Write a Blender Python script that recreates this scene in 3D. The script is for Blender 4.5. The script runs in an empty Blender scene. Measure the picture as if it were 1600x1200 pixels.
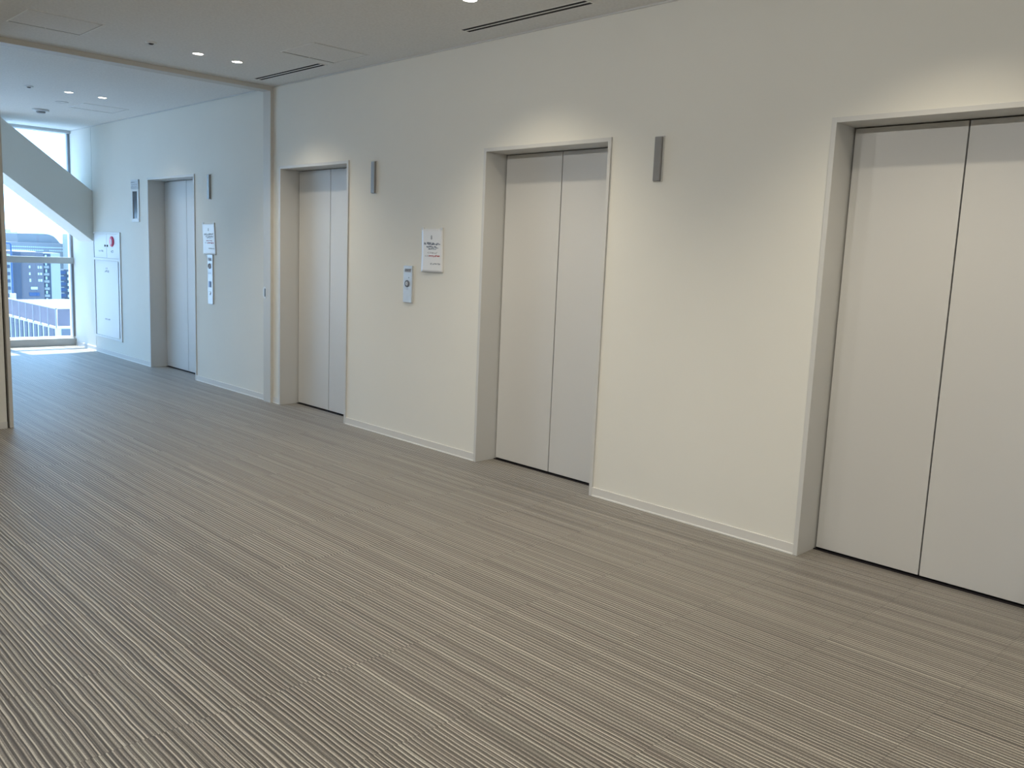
import bpy, bmesh, math, random
from mathutils import Vector, Matrix

scene = bpy.context.scene
COL = scene.collection
HC = 2.853            # ceiling height
HO = 2.155            # outer height of the lift frames
FW = 0.024            # frame face width
DD = 0.178            # depth of the lift recess

# ------------------------------------------------------------------ materials
def _mat(name):
    m = bpy.data.materials.new(name); m.use_nodes = True
    nt = m.node_tree
    return m, nt, nt.nodes['Principled BSDF']

def mat(name, col, rough=0.6, metal=0.0, bump=0.0, bscale=200.0, var=0.0, vscale=3.0, spec=0.5):
    """plain procedural paint / metal with a little colour variation and fine bump"""
    m, nt, b = _mat(name)
    b.inputs['Roughness'].default_value = rough
    b.inputs['Metallic'].default_value = metal
    b.inputs['Specular IOR Level'].default_value = spec
    b.inputs['Base Color'].default_value = (*col, 1)
    tc = nt.nodes.new('ShaderNodeTexCoord')
    if var > 0:
        n = nt.nodes.new('ShaderNodeTexNoise'); n.inputs['Scale'].default_value = vscale
        n.inputs['Detail'].default_value = 4
        nt.links.new(tc.outputs['Object'], n.inputs['Vector'])
        r = nt.nodes.new('ShaderNodeValToRGB')
        lo = [c * (1 - var) for c in col]; hi = [min(1, c * (1 + var)) for c in col]
        r.color_ramp.elements[0].position = .3; r.color_ramp.elements[1].position = .7
        r.color_ramp.elements[0].color = (*lo, 1); r.color_ramp.elements[1].color = (*hi, 1)
        nt.links.new(n.outputs['Fac'], r.inputs['Fac'])
        nt.links.new(r.outputs['Color'], b.inputs['Base Color'])
    if bump > 0:
        n2 = nt.nodes.new('ShaderNodeTexNoise'); n2.inputs['Scale'].default_value = bscale
        n2.inputs['Detail'].default_value = 3
        nt.links.new(tc.outputs['Object'], n2.inputs['Vector'])
        bp = nt.nodes.new('ShaderNodeBump'); bp.inputs['Strength'].default_value = bump
        bp.inputs['Distance'].default_value = 0.002
        nt.links.new(n2.outputs['Fac'], bp.inputs['Height'])
        nt.links.new(bp.outputs['Normal'], b.inputs['Normal'])
    return m

def emis(name, col, strength):
    m, nt, b = _mat(name)
    b.inputs['Base Color'].default_value = (*col, 1)
    b.inputs['Emission Color'].default_value = (*col, 1)
    b.inputs['Emission Strength'].default_value = strength
    return m

def glass_mat(name):
    m = bpy.data.materials.new(name); m.use_nodes = True
    nt = m.node_tree; nt.nodes.clear()
    o = nt.nodes.new('ShaderNodeOutputMaterial')
    t = nt.nodes.new('ShaderNodeBsdfTransparent'); t.inputs['Color'].default_value = (.93, .97, .98, 1)
    g = nt.nodes.new('ShaderNodeBsdfGlossy'); g.inputs['Roughness'].default_value = .02
    lw = nt.nodes.new('ShaderNodeLayerWeight'); lw.inputs['Blend'].default_value = .5
    pw = nt.nodes.new('ShaderNodeMath'); pw.operation = 'POWER'; pw.inputs[1].default_value = 5
    f = nt.nodes.new('ShaderNodeMath'); f.operation = 'MULTIPLY_ADD'; f.inputs[1].default_value = .7; f.inputs[2].default_value = .03
    nt.links.new(lw.outputs['Facing'], pw.inputs[0]); nt.links.new(pw.outputs[0], f.inputs[0])
    mx = nt.nodes.new('ShaderNodeMixShader')
    nt.links.new(f.outputs[0], mx.inputs['Fac'])
    nt.links.new(t.outputs[0], mx.inputs[1]); nt.links.new(g.outputs[0], mx.inputs[2])
    nt.links.new(mx.outputs[0], o.inputs['Surface'])
    return m

def carpet_mat():
    """ribbed loop-pile carpet tiles, 0.5 m square, ribs all running along the lift wall"""
    m, nt, b = _mat('striped_carpet')
    L = nt.links.new
    def N(t, **k):
        n = nt.nodes.new(t)
        for a, v in k.items(): setattr(n, a, v)
        return n
    def M(op, a, bb=None):
        n = N('ShaderNodeMath', operation=op)
        for i, v in enumerate((a, bb)):
            if v is None: continue
            if isinstance(v, (int, float)): n.inputs[i].default_value = v
            else: L(v, n.inputs[i])
        return n.outputs[0]
    tc = N('ShaderNodeTexCoord'); sp = N('ShaderNodeSeparateXYZ'); L(tc.outputs['Object'], sp.inputs[0])
    x, y = sp.outputs['X'], sp.outputs['Y']
    tx = M('FLOOR', M('DIVIDE', M('ADD', x, 0.02), 0.5))
    ty = M('FLOOR', M('DIVIDE', M('ADD', y, 0.11), 0.5))
    # tile hash
    ct = N('ShaderNodeCombineXYZ'); L(tx, ct.inputs[0]); L(ty, ct.inputs[1])
    wt = N('ShaderNodeTexWhiteNoise', noise_dimensions='2D'); L(ct.outputs[0], wt.inputs['Vector'])
    # wavy ribs
    nw = N('ShaderNodeTexNoise'); nw.inputs['Scale'].default_value = 6; nw.inputs['Detail'].default_value = 1
    L(tc.outputs['Object'], nw.inputs['Vector'])
    wob = M('MULTIPLY', M('SUBTRACT', nw.outputs['Fac'], .5), .006)
    yy = M('ADD', M('ADD', y, wob), M('MULTIPLY', wt.outputs['Value'], 0.006))
    sx = N('ShaderNodeSeparateColor'); L(wt.outputs['Color'], sx.inputs[0])
    def lines(scale, off, detail):
        n = N('ShaderNodeTexNoise', noise_dimensions='1D'); n.inputs['Scale'].default_value = 1
        n.inputs['Detail'].default_value = detail; n.inputs['Roughness'].default_value = .6
        L(M('ADD', M('MULTIPLY', yy, scale), M('MULTIPLY', off, 700.0)), n.inputs['W'])
        return n.outputs['Fac']
    n1 = lines(95.0, M('MULTIPLY', ty, .137), 1)      # ridges carried on from tile to tile
    n2 = lines(230.0, sx.outputs[1], 0)      # fine ribs, changing with each tile
    v2 = lines(20.0, sx.outputs[2], 0)       # broad yarn tone
    fine = N('ShaderNodeTexNoise'); fine.inputs['Scale'].default_value = 220; fine.inputs['Detail'].default_value = 2
    L(tc.outputs['Object'], fine.inputs['Vector'])
    ph = M('ADD', M('DIVIDE', yy, .0172), M('MULTIPLY', n1, .42))
    ridge = M('SINE', M('MULTIPLY', ph, 2 * math.pi))
    ridge2 = M('SINE', M('MULTIPLY', ph, 4 * math.pi))
    f = M('ADD', M('MULTIPLY', M('SUBTRACT', n1, .5), .22), M('MULTIPLY', M('SUBTRACT', n2, .5), .85))
    f = M('ADD', f, M('MULTIPLY', ridge, .34)); f = M('ADD', f, M('MULTIPLY', ridge2, .16))
    f = M('ADD', f, M('MULTIPLY', M('SUBTRACT', v2, .5), .14))
    f = M('ADD', f, M('MULTIPLY', M('SUBTRACT', fine.outputs['Fac'], .5), .62))
    p1 = M('ADD', M('MULTIPLY', ridge, .5), M('MULTIPLY', n2, .4))
    # butt joints between tiles
    ex = M('ABSOLUTE', M('SUBTRACT', M('FRACT', M('DIVIDE', M('ADD', x, 0.02), 0.5)), .5))
    f = M('SUBTRACT', f, M('MULTIPLY', M('GREATER_THAN', ex, .4955), .10))
    f = M('ADD', f, .43)
    rp = N('ShaderNodeValToRGB'); e = rp.color_ramp.elements
    e[0].position = 0.05; e[0].color = (.042, .034, .028, 1)
    e[1].position = 0.95; e[1].color = (.56, .525, .465, 1)
    k = e.new(.42); k.color = (.135, .117, .098, 1)
    k = e.new(.66); k.color = (.27, .245, .212, 1)
    L(f, rp.inputs['Fac'])
    # slight warm / cool yarn tint
    hs = N('ShaderNodeMix', data_type='RGBA', blend_type='MULTIPLY'); hs.inputs[0].default_value = .5
    tint = N('ShaderNodeValToRGB'); te = tint.color_ramp.elements
    te[0].color = (1.03, .96, .93, 1); te[1].color = (.97, 1.02, .96, 1)
    L(v2, tint.inputs['Fac'])
    L(rp.outputs['Color'], hs.inputs[6]); L(tint.outputs['Color'], hs.inputs[7])
    L(hs.outputs[2], b.inputs['Base Color'])
    b.inputs['Roughness'].default_value = .5
    b.inputs['Specular IOR Level'].default_value = .9
    b.inputs['Sheen Weight'].default_value = .22
    b.inputs['Sheen Roughness'].default_value = .4
    bp = N('ShaderNodeBump'); bp.inputs['Strength'].default_value = .4; bp.inputs['Distance'].default_value = .002
    L(M('ADD', M('MULTIPLY', p1, .8), M('MULTIPLY', fine.outputs['Fac'], .4)), bp.inputs['Height'])
    L(bp.outputs['Normal'], b.inputs['Normal'])
    return m

W_PAINT = (.79, .78, .73)
M_wall = mat('wall_paint', W_PAINT, .75, bump=.12, bscale=160, var=.012, vscale=1.5, spec=.3)
M_ceil = mat('ceiling_board', (.80, .80, .79), .9, bump=.5, bscale=90, var=.05, vscale=60, spec=.15)
M_base = mat('baseboard_vinyl', (.70, .69, .67), .5, var=.01)
M_bead = mat('white_bead', (.86, .86, .84), .5)
M_frame = mat('painted_steel_frame', (.64, .64, .63), .45, var=.008, vscale=2)
M_door = mat('painted_steel_door', (.645, .645, .64), .42, var=.012, vscale=1.2)
M_dark = mat('dark_gap', (.012, .011, .014), .8)
M_sill = mat('dark_sill', (.02, .018, .022), .5, metal=.3)
M_trim = mat('portal_paint', (.62, .60, .56), .5, var=.01)
M_white = mat('white_enamel', (.74, .755, .765), .4)
M_alu = mat('brushed_aluminium', (.62, .65, .68), .35, metal=.25, var=.03, vscale=30)
M_grey = mat('grey_lens', (.27, .27, .27), .35, metal=.15, var=.03, vscale=20)
M_grey2 = mat('grey_lens_border', (.60, .60, .58), .4)
M_paper = mat('paper_in_sleeve', (.86, .87, .89), .28, var=.015, vscale=8)
M_ink = mat('grey_ink', (.17, .195, .25), .6)
M_inkl = mat('pale_grey_ink', (.36, .36, .38), .6)
M_red = mat('red_ink', (.45, .07, .09), .6)
M_lampred = mat('red_lamp', (.80, .07, .17), .3)
M_black = mat('black_plastic', (.03, .03, .035), .5)
M_blue = mat('blue_button', (.10, .17, .36), .4)
M_slotg = mat('slate_glass', (.09, .11, .14), .15)
M_glass = glass_mat('window_glass')
M_winframe = mat('window_aluminium', (.52, .53, .53), .4, metal=.1, var=.01)
M_lens = emis('lit_lens', (1.0, .93, .82), 9.0)
M_tracks = mat('sill_dark', (.25, .25, .27), .5)
M_carpet = carpet_mat()

# ------------------------------------------------------------------ mesh builder
class MB:
    def __init__(s): s.bm = bmesh.new()
    def box(s, a, b, bev=0.0):
        a, b = Vector(a), Vector(b)
        lo = Vector([min(a[i], b[i]) for i in range(3)]); hi = Vector([max(a[i], b[i]) for i in range(3)])
        t = bmesh.new(); r = bmesh.ops.create_cube(t, size=1.0)
        for v in t.verts:
            v.co = Vector([lo[i] + (v.co[i] + .5) * (hi[i] - lo[i]) for i in range(3)])
        if bev > 0:
            bmesh.ops.bevel(t, geom=t.edges[:], offset=bev, segments=2, profile=.7, affect='EDGES')
        s._join(t); return s
    def prism(s, poly, axis, a, b, bev=0.0):
        """poly of 2-D points in the two other axes (in x,y,z order), extruded along axis from a to b"""
        t = bmesh.new()
        def P(p, w):
            q = list(p); q.insert(axis, w); return q
        va = [t.verts.new(P(p, a)) for p in poly]; vb = [t.verts.new(P(p, b)) for p in poly]
        n = len(poly)
        t.faces.new(va); t.faces.new(list(reversed(vb)))
        for i in range(n): t.faces.new((va[i], vb[i], vb[(i + 1) % n], va[(i + 1) % n]))
        bmesh.ops.recalc_face_normals(t, faces=t.faces[:])
        if bev > 0: bmesh.ops.bevel(t, geom=t.edges[:], offset=bev, segments=2, profile=.7, affect='EDGES')
        s._join(t); return s
    def lathe(s, c, axis, prof, n=32):
        """prof: (radius, offset along axis) pairs; closed at ends where radius is 0"""
        t = bmesh.new(); rings = []
        ax = [(1, 2), (2, 0), (0, 1)][axis]
        for r, h in prof:
            ring = []
            for k in range(n if r > 0 else 1):
                q = [c[0], c[1], c[2]]; a = 2 * math.pi * k / n
                q[axis] += h; q[ax[0]] += r * math.cos(a); q[ax[1]] += r * math.sin(a)
                ring.append(t.verts.new(q))
            rings.append(ring)
        for A, B in zip(rings, rings[1:]):
            for k in range(n):
                k2 = (k + 1) % n
                if len(A) == 1 and len(B) == 1: continue
                if len(A) == 1: t.faces.new((A[0], B[k], B[k2]))
                elif len(B) == 1: t.faces.new((A[k], B[0], A[k2]))
                else: t.faces.new((A[k], B[k], B[k2], A[k2]))
        for f in t.faces: f.smooth = True
        bmesh.ops.recalc_face_normals(t, faces=t.faces[:])
        s._join(t); return s
    def tube(s, pts, r, n=10):
        t = bmesh.new(); rings = []; pts = [Vector(p) for p in pts]
        for i, p in enumerate(pts):
            d = (pts[min(i + 1, len(pts) - 1)] - pts[max(i - 1, 0)]).normalized()
            u = d.orthogonal().normalized(); w = d.cross(u)
            if i:   # keep the frame from spinning
                u = (pu - d * pu.dot(d)).normalized(); w = d.cross(u)
            pu = u
            rings.append([t.verts.new(p + r * (math.cos(2 * math.pi * k / n) * u + math.sin(2 * math.pi * k / n) * w)) for k in range(n)])
        for A, B in zip(rings, rings[1:]):
            for k in range(n): t.faces.new((A[k], B[k], B[(k + 1) % n], A[(k + 1) % n]))
        t.faces.new(rings[0]); t.faces.new(list(reversed(rings[-1])))
        bmesh.ops.recalc_face_normals(t, faces=t.faces[:])
        s._join(t); return s
    def _join(s, t):
        me = bpy.data.meshes.new('tmp'); t.to_mesh(me); t.free()
        s.bm.from_mesh(me); bpy.data.meshes.remove(me)
    def build(s, name, m, parent=None, label=None):
        me = bpy.data.meshes.new(name); s.bm.to_mesh(me); s.bm.free()
        me.materials.append(m)
        o = bpy.data.objects.new(name, me); COL.objects.link(o)
        if parent is not None:
            o.parent = parent
        if label: o['label'] = label
        return o

def tag(o, label, cat, group=None, kind=None):
    o['label'] = label; o['category'] = cat
    if group: o['group'] = group
    if kind: o['kind'] = kind
    return o

def thing(name, loc, label, cat, group=None, kind=None):
    o = bpy.data.objects.new(name, None); COL.objects.link(o); o.location = loc
    o.empty_display_size = .1
    return tag(o, label, cat, group, kind)

def copy_tree(root, loc, label, name=None):
    r = root.copy(); COL.objects.link(r); r.location = loc; r['label'] = label
    def rec(src, dst):
        for ch in src.children:
            if ch.name in done: continue
            c = ch.copy(); COL.objects.link(c); c.parent = dst; done.add(c.name)
            rec(ch, c)
    done = set(); rec(root, r)
    return r

# ------------------------------------------------------------------ room shell
XW = -11.75           # glazing plane
XE, YF = 4.2, -5.4    # far ends of the lobby behind the camera
PX0, PX1 = -6.495, -6.365   # portal
PY = -2.18            # clear edge of the portal on the other side
LIFTS = [(-9.19, 1.215), (-6.252, 1.098), (-3.545, 1.098), (-1.107, 1.103)]

floor = MB().box((-11.95, YF - .2, -.12), (XE + .2, .32, 0)).build('floor', M_carpet)
tag(floor, 'floor of brown and grey ribbed carpet tiles', 'floor', kind='structure')
ceil = MB().box((-11.95, YF - .2, HC), (XE + .2, .32, HC + .15)).build('ceiling', M_ceil)
tag(ceil, 'flat pale grey ceiling with fine speckle', 'ceiling', kind='structure')

wm = MB()
def wall_run(x0, x1):
    cur = x0
    for lx, lw in LIFTS:
        a, b = lx + .002, lx + lw - .002
        if b < x0 or a > x1: continue
        wm.box((cur, 0, 0), (a, .20, HC)); wm.box((a, 0, HO - .002), (b, .20, HC)); cur = b
    wm.box((cur, 0, 0), (x1, .20, HC))
wall_run(-10.947, XE)
wm.box((-11.95, 0, 0), (-10.953, .20, HC))
wm.box((-11.95, .24, 0), (XE, .32, HC))
wall_r = wm.build('wall_right', M_wall)
tag(wall_r, 'long cream painted wall pierced by the elevator openings', 'wall', kind='structure')

tag(MB().box((PX0, YF, 0), (PX1, PY - .045, HC)).build('wall_left', M_wall),
    'cream return wall beside the portal, facing the lobby', 'wall', kind='structure')
tag(MB().box((PX0, YF - .15, 0), (XE, YF, HC)).build('wall_front', M_wall), 'plain cream lobby wall opposite the elevators', 'wall', kind='structure')
tag(MB().box((XE, YF, 0), (XE + .15, 0, HC)).build('wall_end', M_wall), 'plain cream lobby wall at the closed end', 'wall', kind='structure')
tag(MB().box((-11.7, -4.65, 0), (PX0, -4.5, HC)).build('wall_hall', M_wall), 'plain cream hall wall opposite the far elevator', 'wall', kind='structure')

def baseboard(x0, x1, label):
    r = thing('baseboard_right', ((x0 + x1) / 2, 0, 0), label, 'baseboard', kind='structure')
    h = (x1 - x0) / 2
    MB().box((-h, -.008, .008), (h, 0, .056), .0015).build('board', M_base, r)
    MB().box((-h, -.011, 0), (h, 0, .009), .001).build('bead', M_bead, r, 'thin white bead along the carpet')
baseboard(-11.70, LIFTS[0][0], 'low white baseboard between the window and the far elevator')
baseboard(LIFTS[0][0] + LIFTS[0][1], PX0, 'low white baseboard between the far elevator and the portal')
baseboard(PX1, LIFTS[1][0], 'very short piece of white baseboard between portal and elevator')
baseboard(LIFTS[1][0] + LIFTS[1][1], LIFTS[2][0], 'low white baseboard under the notice and call plate with keyhole')
baseboard(LIFTS[2][0] + LIFTS[2][1], LIFTS[3][0], 'low white baseboard between the two nearest elevators')
baseboard(LIFTS[3][0] + LIFTS[3][1], XE, 'low white baseboard past the nearest elevator')
bl = thing('baseboard_left', (PX1, PY - .045, 0), 'low baseboard at the foot of the return wall', 'baseboard', kind='structure')
MB().box((0, -3.17, 0), (.008, 0, .052), .0015).build('board', M_base, bl)

# shadow gap along the top of the lift wall
tag(MB().box((-11.7, -.010, HC - .010), (PX0, 0, HC), .001).build('trim_2', M_frame), 'thin grey shadow trim along the hall ceiling edge', 'trim', kind='structure')
tag(MB().box((PX1, -.010, HC - .010), (XE, 0, HC), .001).build('trim_3', M_frame), 'thin grey shadow trim along the lobby ceiling edge', 'trim', kind='structure')

# portal frame between the lobby and the window hall
p = thing('trim_1', ((PX0 + PX1) / 2, PY / 2, 0), 'slim beige portal frame between the lobby and the window hall', 'portal frame', kind='structure')
cx, cy = p.location.x, p.location.y
def lb(a, b): return (a[0] - cx, a[1] - cy, a[2]), (b[0] - cx, b[1] - cy, b[2])
jr = MB().box(*lb((PX0, -.030, 0), (PX1, 0, HC)), .002).build('jamb', M_trim, p)
MB().box(*lb((PX0, PY - .026, 0), (PX1, PY, HC)), .002).build('jamb', M_trim, p)
MB().box(*lb((PX0, PY, HC - .038), (PX1, -.030, HC)), .002).build('header', M_trim, p)
MB().box(*lb((PX0 + .02, PY - .046, 0), (PX1 - .06, PY - .026, HC))).build('shadow_gap', M_dark, p)
def stadium(cu, cv, w, h, n=8):
    r = w / 2; pts = []
    for k in range(n + 1): a = math.pi * k / n; pts.append((cu + r * math.cos(a), cv + h / 2 - r + r * math.sin(a)))
    for k in range(n + 1): a = math.pi + math.pi * k / n; pts.append((cu + r * math.cos(a), cv - h / 2 + r + r * math.sin(a)))
    return pts
sk = MB().prism(stadium(-6.465 - cx, 1.022, .060, .112), 1, -.030 - cy, -.033 - cy).build('strike_plate', M_white, jr, 'white oval latch plate with dark slot')
MB().prism(stadium(-6.458 - cx, 1.022, .020, .078), 1, -.033 - cy, -.0345 - cy).build('latch_slot', M_black, sk)

# ------------------------------------------------------------------ lifts
LNAMES = ['grey elevator doors nearest the window, in the hall beyond the portal',
          'grey elevator doors just inside the portal frame, second from window',
          'grey elevator doors beside the notice, third from the window',
          'large grey elevator doors closest to the viewer, with wide dark seam']
for i, (lx, lw) in enumerate(LIFTS):
    r = thing('door_%d' % (i + 1), (lx + lw / 2, 0, 0), LNAMES[i], 'elevator door', 'elevator doors along the lobby wall', 'structure')
    h = lw / 2
    fr = MB()
    PR = -.010
    fr.box((-h, PR, 0), (-h + FW, DD + .02, HO), .0015)
    fr.box((h - FW, PR, 0), (h, DD + .02, HO), .0015)
    fr.box((-h + FW, PR, HO - FW), (h - FW, DD + .02, HO), .0015)
    fr.build('door_frame', M_frame, r, 'painted steel frame lining the recess')
    a, b = -h + FW, h - FW
    top = HO - FW
    g = .0035
    MB().box((a + .009, DD, .013), (-g, DD + .03, top - .006), .0015).build('door_panel', M_door, r)
    MB().box((g, DD, .013), (b - .004, DD + .03, top - .006), .0015).build('door_panel', M_door, r)
    MB().box((a, DD + .031, 0), (b, DD + .036, top)).build('seam_shade_backing', M_dark, r, 'black sheet added to darken the door seams')  # black backing stands in for the shade behind the seams, stops light
    MB().box((a, DD - .012, 0), (b, DD + .03, .004)).build('door_sill', M_sill, r, 'dark metal sill groove')

# ------------------------------------------------------------------ hall lanterns
def lantern(x, label):
    r = thing('indicator_lamp', (x, 0, 1.895), label, 'elevator indicator lamp', 'elevator indicator lamps on the wall')
    MB().box((-.031, -.006, -.006), (.031, 0, .244), .002).build('backplate', M_grey2, r)
    pts = [(-.024, -.006), (-.024, -.018), (-.020, -.022), (.020, -.022), (.024, -.018), (.024, -.006)]
    MB().prism(pts, 2, 0, .238, .001).build('lens', M_grey, r, 'grey unlit lens')
    return r
l0 = lantern(-2.104, 'dark grey unlit indicator bar between the two nearest elevators')
copy_tree(l0, (-4.805, 0, 1.889), 'slim grey unlit indicator bar above the call plate with keyhole')
copy_tree(l0, (-7.632, 0, 1.895), 'slim grey unlit indicator bar in the bluish hall beyond the portal')

# ------------------------------------------------------------------ pseudo lettering too small to read in the photograph
def strokes(mb, x0, x1, z, h, y, rng, dens=1.0, t=.0016, cw=None):
    cw = cw or h * .95
    x = x0
    while x + cw * .8 <= x1:
        if rng.random() < dens:
            for _ in range(rng.choice((2, 3, 3))):
                if rng.random() < .55:
                    zz = z - h / 2 + h * rng.choice((.08, .35, .6, .92)); a = x + cw * rng.uniform(0, .2); b = x + cw * rng.uniform(.6, .88)
                    mb.box((a, y, zz - t / 2), (b, y - .0006, zz + t / 2))
                else:
                    xx = x + cw * rng.choice((.12, .42, .72)); a = z - h / 2 + h * rng.uniform(0, .25); b = z + h / 2 - h * rng.uniform(0, .2)
                    mb.box((xx - t / 2, y, a), (xx + t / 2, y - .0006, b))
        x += cw
    return mb

# ------------------------------------------------------------------ paper notices in clear sleeves
def notice(xa, xb, za, zb, skew, label, seed, faint=False):
    rng = random.Random(seed)
    cx, cz = (xa + xb) / 2, za
    w, h = xb - xa, zb - za
    r = thing('paper_notice', (cx, 0, cz), label, 'notice', 'paper notices taped to the wall')
    bm = bmesh.new(); nx, nz = 12, 16
    def yy(u, v):     # bulge of the sleeve and the lifted lower corner
        return -.006 - .006 * math.sin(math.pi * u) * (1 - v) - .007 * max(0, .45 - v) * max(0, .7 - u) / .3 - .004 * (1 - u) ** 6
    def xx(u, v): return -w / 2 + w * u + skew * (v - 1)
    grid = [[[bm.verts.new((xx(i / nx, j / nz), yy(i / nx, j / nz) + d, h * j / nz)) for i in range(nx + 1)] for j in range(nz + 1)] for d in (0, .0018)]
    for k in (0, 1):
        for j in range(nz):
            for i in range(nx):
                g = grid[k]; q = (g[j][i], g[j][i + 1], g[j + 1][i + 1], g[j + 1][i])
                bm.faces.new(q if k == 0 else tuple(reversed(q)))
    def rim(A, B):
        for a, b, c, d in zip(A, A[1:], B[1:], B): bm.faces.new((b, a, d, c))
    f, k = grid
    rim(f[0], k[0]); rim([q[nx] for q in f], [q[nx] for q in k]); rim(f[nz][::-1], k[nz][::-1]); rim([q[0] for q in f][::-1], [q[0] for q in k][::-1])
    bmesh.ops.recalc_face_normals(bm, faces=bm.faces[:])
    for fc in bm.faces: fc.smooth = True
    m = MB(); m.bm.free(); m.bm = bm
    sheet = m.build('sheet', M_paper, r)
    def line(name, u0, u1, v, hh, m_, t, dens=1, cw=None):
        mb = MB(); strokes(mb, -w / 2 + w * u0 + skew * (v - 1), -w / 2 + w * u1 + skew * (v - 1), h * v, hh, 0, rng, dens, t, cw)
        for vt in mb.bm.verts:
            u = min(1, max(0, (vt.co.x - skew * (v - 1) + w / 2) / w)); vv = min(1, max(0, vt.co.z / h))
            vt.co.y += yy(u, vv) - .0004
        mb.build(name, m_, sheet)
    ik = M_inkl if faint else M_ink
    # emblem: two stacked rings
    mb = MB()
    for dz, rr in ((.822, .008), (.780, .009)):
        n = 14
        for k in range(n):
            a0, a1 = 2 * math.pi * k / n, 2 * math.pi * (k + 1) / n
            c0 = -w * .03 + skew * (dz - 1)
            mb.prism([(c0 + q * math.cos(a), h * dz + q * math.sin(a)) for q, a in ((rr, a0), (rr, a1), (rr * .3, a1), (rr * .3, a0))], 1, yy(.47, dz) - .001, yy(.47, dz) - .0004)
    mb.build('printed_emblem', M_inkl, sheet)
    line('printed_heading', .10, .92, .655, .018, ik, .0062)
    line('printed_heading', .22, .84, .580, .016, ik, .0052)
    line('printed_line', .30, .72, .535, .010, ik, .0030)
    line('printed_line', .28, .76, .445, .012, M_inkl if not faint else M_red, .0026)
    line('printed_red_line', .16, .36, .375, .011, M_inkl, .0020)
    line('printed_red_line', .36, .88, .375, .013, M_red, .0042)
    line('printed_signature', .44, .90, .195, .010, ik, .0028)
    for s in (-1, 1):
        MB().box((s * w * .46 - .012, yy(.02, 1) - .0015, h - .010), (s * w * .46 + .012, -.0005, h + .008), .0008).build('tape', M_white, r)
    return r
notice(-4.192, -3.958, 1.307, 1.620, -.014, 'white paper notice with grey heading and red line, beside the keyhole plate', 4)
notice(-7.795, -7.530, 1.340, 1.652, -.034, 'faint white paper notice hanging over the tall call plate', 9, True)

# ------------------------------------------------------------------ call plates
r = thing('call_plate', (-4.342, 0, 1.069), 'short aluminium elevator call plate with round key switch', 'elevator call plate')
MB().box((-.052, -.013, 0), (.052, 0, .276), .0025).build('faceplate', M_alu, r)
d = MB().box((-.036, -.0145, .228), (.036, -.012, .254), .001).build('display', M_inkl, r, 'small dark floor display')
strokes(MB(), -.034, .034, .241, .014, -.0147, random.Random(2), 1, .003).build('lettering', M_ink, d)
MB().lathe((.014, -.0128, .187), 1, [(0, -.001), (.004, -.001), (.004, 0)]).build('indicator', M_ink, r)
k = MB().lathe((-.004, -.0125, .142), 1, [(.0255, 0), (.0255, -.007), (.022, -.009), (.017, -.009), (.017, -.004), (0, -.004)]).build('key_switch', M_ink, r, 'round key switch with dark ring')
MB().lathe((-.004, -.0165, .142), 1, [(.0165, 0), (.015, -.004), (0, -.004)]).build('key_barrel', M_alu, k)
MB().box((-.0055, -.0212, .135), (-.0025, -.0203, .149)).build('keyhole', M_ink, k)
strokes(MB(), -.016, .012, .104, .009, -.0131, random.Random(5), 1, .0016).build('lettering', M_inkl, r)

r = thing('call_plate', (-7.620, 0, .838), 'tall narrow aluminium call plate under the faint notice', 'elevator call plate')
MB().box((-.054, -.013, 0), (.054, 0, .500), .0025).build('faceplate', M_alu, r)
d = MB().box((-.040, -.0145, .437), (.032, -.012, .470), .001).build('display', M_inkl, r, 'small dark floor display')
strokes(MB(), -.038, .030, .453, .018, -.0147, random.Random(3), 1, .004).build('lettering', M_ink, d)
MB().lathe((-.010, -.0125, .386), 1, [(.027, 0), (.027, -.006), (.021, -.007), (.021, -.003), (0, -.003)]).build('key_switch', M_inkl, r)
strokes(MB(), -.040, .030, .313, .014, -.0131, random.Random(8), 1, .004).build('lettering', M_ink, r)
MB().box((-.026, -.018, .172), (.018, -.012, .232), .004).build('call_button', M_blue, r, 'blue square call button')
MB().lathe((-.004, -.0125, .111), 1, [(.020, 0), (.020, -.002), (0, -.002)]).build('card_reader', M_alu, r)

# ------------------------------------------------------------------ recessed wall box near the window
r = thing('wall_box', (-9.535, 0, 1.664), 'narrow white wall box with dark glass slot and printed plate', 'wall box')
bx = MB(); T = .028
bx.box((-.105, -.012, 0), (.105, 0, .040), .002); bx.box((-.105, -.012, .352), (.105, 0, .372), .002)
bx.box((-.105, -.012, .040), (-.073, 0, .352), .002); bx.box((.062, -.012, .040), (.105, 0, .352), .002)
bx.build('box_frame', M_white, r)
MB().box((-.073, -.003, .040), (.062, 0, .352)).build('slot_glass', M_slotg, r, 'dark slate glass slot')
pl = MB().box((-.108, -.016, .374), (.108, 0, .482), .002).build('printed_plate', M_alu, r, 'pale printed plate')
q = MB(); rng = random.Random(21)
for zz, hh in ((.455, .016), (.428, .014), (.405, .012), (.388, .010)): strokes(q, -.095, .095, zz, hh, -.0162, rng, .9, .003)
q.build('lettering', M_inkl, pl)

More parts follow.
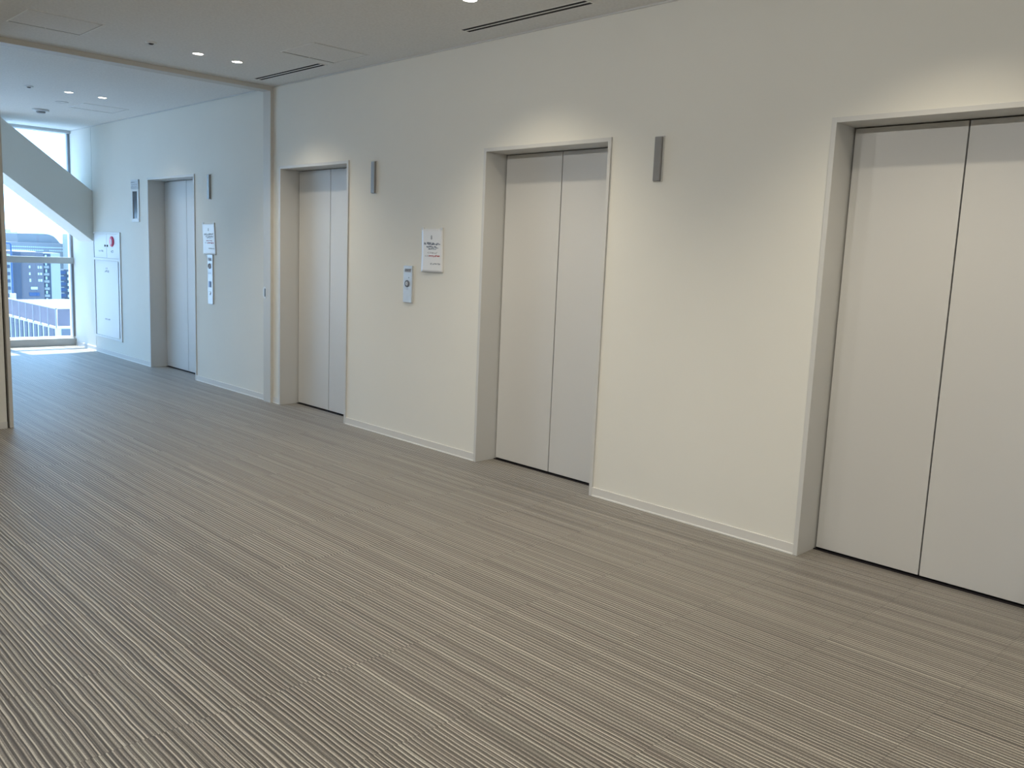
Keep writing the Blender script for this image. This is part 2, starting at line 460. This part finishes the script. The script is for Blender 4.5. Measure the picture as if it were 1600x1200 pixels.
# ------------------------------------------------------------------ fire hose cabinet
r = thing('fire_hose_cabinet', (-10.480, 0, .205), 'white flush fire cabinet with red round lamp by the window', 'fire hose cabinet')
w = .445; P = -.014; H = 1.335
fr = MB()
fr.box((-w, P, H - .020), (w, 0, H), .002); fr.box((-w, P, 0), (w, 0, .026), .002)
fr.box((-w, P, .026), (-w + .012, 0, H - .020), .002); fr.box((w - .042, P, .026), (w, 0, H - .020), .002)
fr.box((-w + .012, P, .985), (w - .042, 0, 1.013), .002)
fr.build('cabinet_frame', M_white, r)
L0, L1 = -w + .014, w - .044
mid = 0.0
dl = MB().box((L0, -.008, 1.017), (mid - .003, 0, H - .024), .001).build('cabinet_door', M_white, r)
dr = MB().box((mid + .003, -.008, 1.017), (L1, 0, H - .024), .001).build('cabinet_door', M_white, r, 'upper door with red lamp')
MB().lathe((mid - .045, -.008, 1.167), 1, [(.013, 0), (.013, -.008), (0, -.009)]).build('knob', M_black, dl)
MB().lathe((mid + .032, -.008, 1.167), 1, [(.013, 0), (.013, -.008), (0, -.009)]).build('knob', M_black, dr)
lamp = MB().lathe((.187, -.008, 1.222), 1, [(.064, 0), (.064, -.010), (.054, -.016), (.030, -.020), (0, -.021)]).build('alarm_lamp', M_lampred, dr, 'domed red alarm lamp')
MB().prism([(.187 + a, 1.222 + b) for a, b in ((.0, -.045), (.040, -.022), (.040, .016), (.0, .040), (.014, .0))], 1, -.022, -.0305).build('lamp_mark', M_white, lamp)
strokes(MB(), -.27, -.12, 1.099, .026, -.0082, random.Random(31), 1, .005).build('lettering', M_inkl, dl)
strokes(MB(), .140, .222, 1.099, .030, -.0082, random.Random(32), 1, .006).build('lettering', M_ink, dr)
big = MB().box((L0, -.005, .030), (L1 - .050, 0, .981), .001).build('cabinet_door', M_white, r, 'tall lower door')
MB().box((L1 - .050, -.002, .040), (L1 - .006, 0, .975)).build('pull_groove', M_sill, r, 'dark vertical pull groove')
strokes(MB(), -.050, .016, .884, .020, -.0052, random.Random(36), 1, .004).build('lettering', M_inkl, big)
strokes(MB(), -.090, .060, .850, .026, -.0052, random.Random(34), 1, .006).build('lettering', M_ink, big)
strokes(MB(), -.120, .060, .247, .020, -.0052, random.Random(35), 1, .005).build('lettering', M_inkl, big)

# ------------------------------------------------------------------ ceiling fittings
def downlight(x, y, label, power, cone=116, blend=.85, col=(1.0, .885, .68), tilt=0):
    r = thing('downlight', (x, y, HC), label, 'downlight', 'round downlights in the ceiling')
    MB().lathe((0, 0, 0), 2, [(.047, 0), (.047, -.003), (.040, -.004), (.0385, -.0015), (.0385, 0)]).build('trim_ring', M_white, r)
    MB().lathe((0, 0, -.0008), 2, [(.0385, 0), (.030, -.0012), (0, -.0016)]).build('lit_lens', M_lens, r, 'glowing lens')
    ld = bpy.data.lights.new('downlight_beam', 'SPOT'); ld.energy = power; ld.spot_size = math.radians(cone)
    ld.spot_blend = blend; ld.color = col; ld.shadow_soft_size = .03
    lo = bpy.data.objects.new('downlight_beam', ld); COL.objects.link(lo); lo.parent = r; lo.location = (0, 0, -.012); lo.rotation_euler = (math.radians(tilt), 0, 0)
    return r
PW = 50
downlight(-5.655, -1.020, 'lit downlight before the portal, further from the elevator wall', PW)
downlight(-5.665, -.702, 'lit downlight before the portal, closer to the elevator wall', PW)
downlight(-2.968, -.680, 'lit downlight above the third elevator, cut by the picture top', PW)
downlight(-2.960, -1.000, 'lit downlight above the third elevator, out from the wall', PW)
downlight(-.52, -.690, 'lit downlight above the closest elevator, near the wall', PW)
downlight(-.52, -1.010, 'lit downlight above the closest elevator, out from the wall', PW)
downlight(-8.445, -1.044, 'lit downlight in the window hall, further from the elevator wall', PW * .45)
downlight(-8.468, -.722, 'lit downlight in the window hall, closer to the elevator wall', PW * .45)
for xx in (2.2,):  # unseen pair added for ambient light at this end
    downlight(xx, -.690, 'added unseen fill lamp past the closest elevator, near the wall', PW)
    downlight(xx, -1.010, 'added unseen fill lamp past the closest elevator, out from the wall', PW)
FAR = ['the return wall', 'the third elevator', 'the closest elevator', 'the closed end']
for n, xx in enumerate((-3.7, -2.1, -.4, 2.2)):  # invented out-of-view lamps, added to give the lobby its ambient light
    for yv, w_, tl, pw in ((-2.75, 'in the middle row of the lobby facing ', 4, 36), (-4.3, 'in the far row of the lobby facing ', 54, 84)):
        downlight(xx, yv, 'added unseen fill lamp ' + w_ + FAR[n], pw, 150, 1.0, (1.0, .98, .92), tl)

def sprinkler(x, y, label):
    r = thing('sprinkler_head', (x, y, HC), label, 'sprinkler', 'small sprinkler heads in the ceiling')
    MB().lathe((0, 0, 0), 2, [(.040, 0), (.038, -.006), (.026, -.011), (.021, -.010), (.021, 0)]).build('escutcheon', M_white, r)
    MB().lathe((0, 0, -.008), 2, [(.021, 0), (.013, -.008), (0, -.010)]).build('cap', M_black, r, 'dark centre')
    return r
s0 = sprinkler(-5.593, -1.396, 'tiny sprinkler head with dark centre, in the lobby ceiling')
copy_tree(s0, (-8.444, -1.398, HC), 'tiny sprinkler head with dark centre, in the hall ceiling')

r = thing('smoke_detector', (-9.985, -.850, HC), 'round smoke detector hanging under the hall ceiling near the window', 'smoke detector')
MB().lathe((0, 0, 0), 2, [(.085, 0), (.085, -.014), (.080, -.020), (.050, -.022)]).build('base', M_white, r)
MB().lathe((0, 0, -.020), 2, [(.046, 0), (.046, -.012), (.040, -.020), (0, -.022)]).build('sensor_head', M_grey, r, 'dark grey sensor ring')
r = thing('ceiling_disc', (-9.178, -.880, HC), 'flat pale round speaker disc in the hall ceiling', 'ceiling speaker')
MB().lathe((0, 0, 0), 2, [(.062, 0), (.062, -.004), (.056, -.006), (.050, -.004)]).build('rim', M_white, r)
MB().lathe((0, 0, -.002), 2, [(.050, 0), (.030, -.003), (0, -.004)]).build('cover', M_bead, r)

def hatch(x, y, label, latch):
    r = thing('access_hatch', (x, y, HC), label, 'ceiling access hatch', 'square access hatches in the ceiling')
    a, t = .232, .007
    m = MB()
    for s in (-1, 1):
        m.box((s * a - .004 * (s > 0), -a, -.003), (s * a + .004 * (s < 0), a, 0), .0006)
        m.box((-a + .004, s * a - t * (s > 0), -.005), (a - .004, s * a + t * (s < 0), 0), .0008)
    m.build('hatch_frame', M_bead, r)
    g = MB(); b = a - t; u = .003
    for s in (-1, 1):
        g.box((s * (a - .004) - .013 * (s > 0), -b, -.0006), (s * (a - .004) + .013 * (s < 0), b, 0)); g.box((-a + .004, s * b - u * (s > 0), -.0006), (a - .004, s * b + u * (s < 0), 0))
    g.build('shadow_gap', M_sill, r, 'dark gap round the panel')
    u = .010
    MB().box((-b + u, -b + .003, -.0014), (b - u, b - .003, 0), .0004).build('hatch_panel', M_ceil, r)
    l = MB()
    for dx in (-.010, .010): l.lathe((latch[0] + dx, latch[1], -.003), 2, [(.005, 0), (.005, -.002), (0, -.0022)], 12)
    l.build('latch', M_bead, r)
    return r
hatch(-5.585, -2.030, 'square ceiling hatch at the lobby corner above the return wall', (-.215, .0))
hatch(-4.822, -.448, 'square ceiling hatch next to the shorter slot diffuser', (-.2, .0))
hatch(-9.247, -.487, 'square ceiling hatch in the hall beyond the portal', (-.2, .0))

def diffuser(x0, x1, y, label):
    L = (x1 - x0) / 2
    r = thing('slot_diffuser', ((x0 + x1) / 2, y, HC), label, 'air diffuser', 'slot air diffusers in the ceiling')
    m = MB(); w = .042
    for ya, yb in ((-w, -.036), (-.0075, .0075), (.036, w)): m.box((-L, ya, -.002), (L, yb, 0), .0006)
    m.box((-L - .014, -w, -.003), (-L, w, 0), .0008); m.box((L, -w, -.003), (L + .014, w, 0), .0008)
    m.build('diffuser_frame', M_bead, r)
    for ya, yb in ((-.036, -.0075), (.0075, .036)): MB().box((-L, ya, -.0012), (L, yb, 0)).build('slot', M_dark, r, 'black air slot')
diffuser(-6.175, -5.17, -.254, 'black slot diffuser between the portal and a ceiling hatch')
diffuser(-3.500, -2.464, -.248, 'long black slot diffuser near the single downlight at the picture top')

# ------------------------------------------------------------------ window at the end of the hall
r = thing('window_1', (XW, -2.25, 0), 'full height window at the end of the hall', 'window', kind='structure')
oy = 2.25
f = MB()
f.box((-.10, -2.25, 0), (.035, oy - .0, .098), .003)
f.build('sill', M_winframe, r)
MB().box((-.10, -2.25, .098), (-.02, oy, .118)).build('sill_track', M_bead, r)
MB().box((-.10, -2.25, 2.815), (.06, oy, HC), .003).build('head', M_winframe, r)
MB().box((-.04, -2.25, 1.106), (.03, oy - .004, 1.190), .004).build('transom', M_winframe, r)
MB().box((-.05, oy - .028, .118), (.012, oy, 2.815), .002).build('side_stile', M_tracks, r)
for k, yy_ in enumerate((-.935, -2.2, -3.46)):
    MB().box((-.06, yy_ + 2.25 - .05, .118), (.05, yy_ + 2.25 + .05, 2.815), .003).build('mullion', M_winframe, r)
ys = [0 - .028, -.885, -.985, -2.15, -2.25, -3.41, -3.51, -4.5]
for k in range(0, 8, 2):
    for za, zb in ((.118, 1.106), (1.190, 2.815)):
        MB().box((-.006, ys[k + 1] + 2.25, za), (.006, ys[k] + 2.25, zb)).build('glass_pane', M_glass, r, 'clear glass')
b = MB().prism([(0, 2.055), (-1.037, HC), (-1.868, HC), (0, 1.415)], 0, -11.50, -10.95, .004).build('brace_beam', M_wall)
tag(b, 'thick diagonal white structural brace crossing the hall window', 'structural brace', kind='structure')
# ------------------------------------------------------------------ the city outside, aerial haze mixed into the pale wall colours
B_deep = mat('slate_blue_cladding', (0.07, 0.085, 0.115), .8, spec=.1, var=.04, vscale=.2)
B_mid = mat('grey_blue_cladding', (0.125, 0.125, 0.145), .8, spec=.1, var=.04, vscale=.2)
B_pale = mat('haze_tinted_pale_cladding', (0.3, 0.32, 0.31), .8, spec=.1, var=.03, vscale=.2)
B_haze = mat('haze_washed_cladding', (0.44, 0.44, 0.42), .9, spec=.1, var=.03, vscale=.05)  # paleness is distance haze put into the colour, no volume
B_sky = mat('haze_tinted_blue_cladding', (0.185, 0.2, 0.215), .8, spec=.1, var=.03, vscale=.05)
B_white = mat('white_render', (.52, .52, .52), .8, spec=.1, var=.02, vscale=.3)
B_lilac = mat('lilac_glass_panel', (0.145, 0.12, 0.14), .5, spec=.1, var=.10, vscale=1.2)
B_post = mat('railing_post', (.26, .24, .26), .6, spec=.1)
B_win = mat('bright_window_band', (.45, .55, .60), .5, spec=.1)
B_dwin = mat('dark_window_glass', (.05, .09, .18), .3, spec=.1)

g = MB().box((-3000, -1500, -52), (-30, 1500, -50)).build('ground', mat('city_ground', (.30, .34, .38), .9, var=.1, vscale=.02))
tag(g, 'distant city ground far below the window', 'ground', kind='structure')

def building(name, loc, label, cat='building'):
    return thing(name, loc, label, cat)
Z0 = -50
# far office block with curved top
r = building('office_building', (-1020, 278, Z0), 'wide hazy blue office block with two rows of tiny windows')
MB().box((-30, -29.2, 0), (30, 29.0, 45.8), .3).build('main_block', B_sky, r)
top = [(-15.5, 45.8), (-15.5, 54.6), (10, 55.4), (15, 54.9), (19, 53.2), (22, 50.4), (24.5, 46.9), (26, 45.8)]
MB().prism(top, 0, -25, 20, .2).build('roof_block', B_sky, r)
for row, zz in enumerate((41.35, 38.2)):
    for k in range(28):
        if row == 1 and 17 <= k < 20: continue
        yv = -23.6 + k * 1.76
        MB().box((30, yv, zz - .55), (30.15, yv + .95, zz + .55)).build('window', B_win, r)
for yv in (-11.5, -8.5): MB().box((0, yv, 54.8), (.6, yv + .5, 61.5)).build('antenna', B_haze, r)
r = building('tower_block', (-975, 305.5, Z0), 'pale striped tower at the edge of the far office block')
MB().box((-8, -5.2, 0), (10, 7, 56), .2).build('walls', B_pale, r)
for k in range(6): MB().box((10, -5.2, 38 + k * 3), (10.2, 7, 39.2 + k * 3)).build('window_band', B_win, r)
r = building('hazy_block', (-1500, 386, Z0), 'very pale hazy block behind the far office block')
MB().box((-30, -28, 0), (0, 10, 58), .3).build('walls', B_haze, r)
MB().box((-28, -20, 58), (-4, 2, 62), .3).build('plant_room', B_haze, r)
# low white roofs
r = building('low_hall', (-600, 162, Z0), 'low white flat roofs with dark strips below the far office')
MB().box((-14, -14, 0), (0, 11.5, 40.0), .15).build('walls', B_white, r)
MB().box((-40, -15, 0), (-14, 8, 42.4), .15).build('upper_roof', B_white, r)
for yv, wd in ((-12, 4.5), (-3.5, 6.0), (3.5, 5)): MB().box((0, yv, 37.4), (.2, yv + wd, 38.8)).build('window_band', B_sky, r)
# mid slate block with its balconies
r = building('slate_apartment_block', (-390, 101, Z0), 'slate blue block with few small white windows below the transom')
MB().box((-10, -2.9, 0), (10, 5.4, 45.5), .1).build('walls', B_mid, r)
MB().box((10.0, -6.2, 0), (10.6, -2.9, 45.5), .05).build('side_wall', B_deep, r)
for yv, zz, ww, hh in ((0.0, 39.7, .55, 1.0), (0.0, 37.0, .55, 1.0), (.05, 34.4, .6, 1.2), (3.2, 39.6, .5, 1.0), (4.0, 39.6, .7, 1.0), (3.2, 37.0, .5, .9), (4.0, 37.0, .7, .9), (3.3, 34.4, .5, 1.0), (4.05, 34.4, .7, 1.0), (.5, 31.3, 2.4, 1.0)):
    MB().box((10, yv, zz - hh / 2), (10.15, yv + ww, zz + hh / 2)).build('window', B_win, r)
MB().box((10, -.2, 28.2), (10.2, 3.6, 29.6)).build('louver_band', B_dwin, r)
r = building('balcony_block', (-385, 110, Z0), 'dark block with white balcony corners between slate and pale blocks')
MB().box((-8, -3.2, 0), (0, .6, 45), .1).build('walls', B_deep, r)
for k in range(7):
    MB().box((0, -2.3, 24.6 + k * 2.9), (.9, -.4, 25.6 + k * 2.9), .03).build('balcony', B_pale, r)
    MB().box((0, -1.6, 25.8 + k * 2.9), (.1, -.9, 27.1 + k * 2.9)).build('window', B_win, r)
r = building('balcony_block', (-378, 92.0, Z0), 'pale strip of balconies beside the slate block at the jamb')
MB().box((-6, -6, 0), (0, 2.2, 44.5), .1).build('walls', B_pale, r)
for k in range(7): MB().box((0, -2, 25.2 + k * 2.8), (.9, 1.6, 26.4 + k * 2.8), .03).build('balcony', B_deep, r)
# pale facade and right hand balconies
r = building('pale_apartment_block', (-475, 138, Z0), 'plain pale cyan facade next to the balcony tower')
MB().box((-8, -4.4, 0), (5, 2.2, 44), .1).build('walls', B_pale, r)
r = building('balcony_tower', (-482, 147, Z0), 'tall block with a dark window column and white balconies')
MB().box((-8, -6.6, 0), (0, 4.5, 35.6), .1).build('walls', B_deep, r)
for k in range(8):
    z = 12.6 + k * 2.95
    MB().box((0, -3.2, z), (.1, -.6, z + 1.5)).build('window', B_dwin, r)
    MB().box((0, -.2, z - .2), (1.2, 4.5, z + 1.2), .03).build('balcony', B_white, r)
    MB().box((0, -3.2, z + 1.8), (.15, -1.6, z + 2.2)).build('ledge', B_pale, r)
# near white terrace building
r = building('terrace_building', (-50, 11.24, Z0), 'near white building with a terrace roof below the window')
MB().box((-24, 0, 0), (0, 9, 46.6), .05).build('walls', B_white, r)
OPEN = [(-.26, -1.04)] + [(-1.47 - .905 * k, -1.97 - .905 * k) for k in range(22)]
for xa, xb in OPEN: MB().box((xb, -.06, 38), (xa, 0.0, 46.53)).build('opening', B_mid, r, 'dark gap between white fins')
for yv in (.26, 1.25, 2.25, 3.25): MB().box((-.02, yv, 38), (.06, yv + .49, 46.53)).build('opening', B_mid, r, 'dark gap between white fins')
r = thing('roof_railing', (-50, 11.24, -3.38), 'translucent panelled railing round the terrace roof', 'railing')
for k in range(16):
    x0 = -k * 1.35
    MB().box((x0 - 1.27, 0, .06), (x0 - .06, .03, 1.0), .005).build('railing_panel', B_lilac, r)
    MB().box((x0 - .05, -.02, 0), (x0 + .03, .05, 1.05), .005).build('post', B_post, r)
for k in range(5):
    y0 = k * 1.1
    MB().box((-.03, y0 + .08, .06), (0, y0 + 1.02, 1.0), .005).build('railing_panel', B_lilac, r)
    MB().box((-.05, y0 + 1.02, 0), (.02, y0 + 1.10, 1.05), .005).build('post', B_post, r)
rail = MB(); rail.box((-21.6, -.02, 1.0), (.03, .06, 1.06), .01); rail.box((-.05, 0, 1.0), (.03, 5.5, 1.06), .01)
rail.build('handrail', B_white, r)
pts = [(0, -1.6, 2.5)] + [(0, -.08 + .12 * math.sin(a) - .04, 2.5 - .12 + .12 * math.cos(a)) for a in [k * math.pi / 12 for k in range(7)]] + [(0, 0, -.6)]
r = thing('roof_pipe', (-60, 11.79, -1.5), 'thin dark bent pipe standing out beyond the glass', 'pipe')
MB().tube(pts, .05).build('pipe', B_dwin, r)
MB().box((-.15, -.15, -1.9), (.15, .15, -.6), .02).build('pipe_base', B_white, r)

# ------------------------------------------------------------------ sky, sun
w = bpy.data.worlds.new('sky'); scene.world = w; w.use_nodes = True
nt = w.node_tree; bg = nt.nodes['Background']
tc = nt.nodes.new('ShaderNodeTexCoord'); sp = nt.nodes.new('ShaderNodeSeparateXYZ')
nt.links.new(tc.outputs['Generated'], sp.inputs[0])
rp = nt.nodes.new('ShaderNodeValToRGB'); e = rp.color_ramp.elements
e[0].position = .0; e[0].color = (.41, .68, 1.0, 1)
e[1].position = .7; e[1].color = (.30, .57, 1.0, 1)
nt.links.new(sp.outputs['Z'], rp.inputs['Fac'])
nt.links.new(rp.outputs['Color'], bg.inputs['Color'])
bg.inputs['Strength'].default_value = 5.5

sd = bpy.data.lights.new('sun', 'SUN'); sd.energy = 16.0; sd.angle = math.radians(.6); sd.color = (1, .95, .88)
so = bpy.data.objects.new('sun', sd); COL.objects.link(so)
so.rotation_euler = Vector((1, .08, -2.6)).to_track_quat('-Z', 'Y').to_euler(); so.location = (-20, 0, 30)

# ------------------------------------------------------------------ camera (solved from the photograph)
cam = bpy.data.cameras.new('camera'); co = bpy.data.objects.new('camera', cam); COL.objects.link(co)
cam.sensor_fit = 'HORIZONTAL'; cam.sensor_width = 36; cam.lens = 1350.287 / 1600 * 36
cam.clip_end = 6000; cam.clip_start = .05
fwd = Vector((-0.70304877, 0.69612329, -0.14537807)); rt = Vector((0.69872243, 0.71422116, 0.04092803)); up = Vector((-0.13232305, 0.07280451, 0.98852927))
co.matrix_world = Matrix(((rt.x, up.x, -fwd.x, 0.87501569), (rt.y, up.y, -fwd.y, -4.03055472), (rt.z, up.z, -fwd.z, 1.44173111), (0, 0, 0, 1)))
scene.camera = co

vs = scene.view_settings
vs.view_transform = 'Standard'; vs.look = 'None'; vs.gamma = 1; vs.use_curve_mapping = False; vs.exposure = 0.0
scene.cycles.use_denoising = True
scene.cycles.max_bounces = 10; scene.cycles.diffuse_bounces = 7; scene.cycles.sample_clamp_indirect = 8
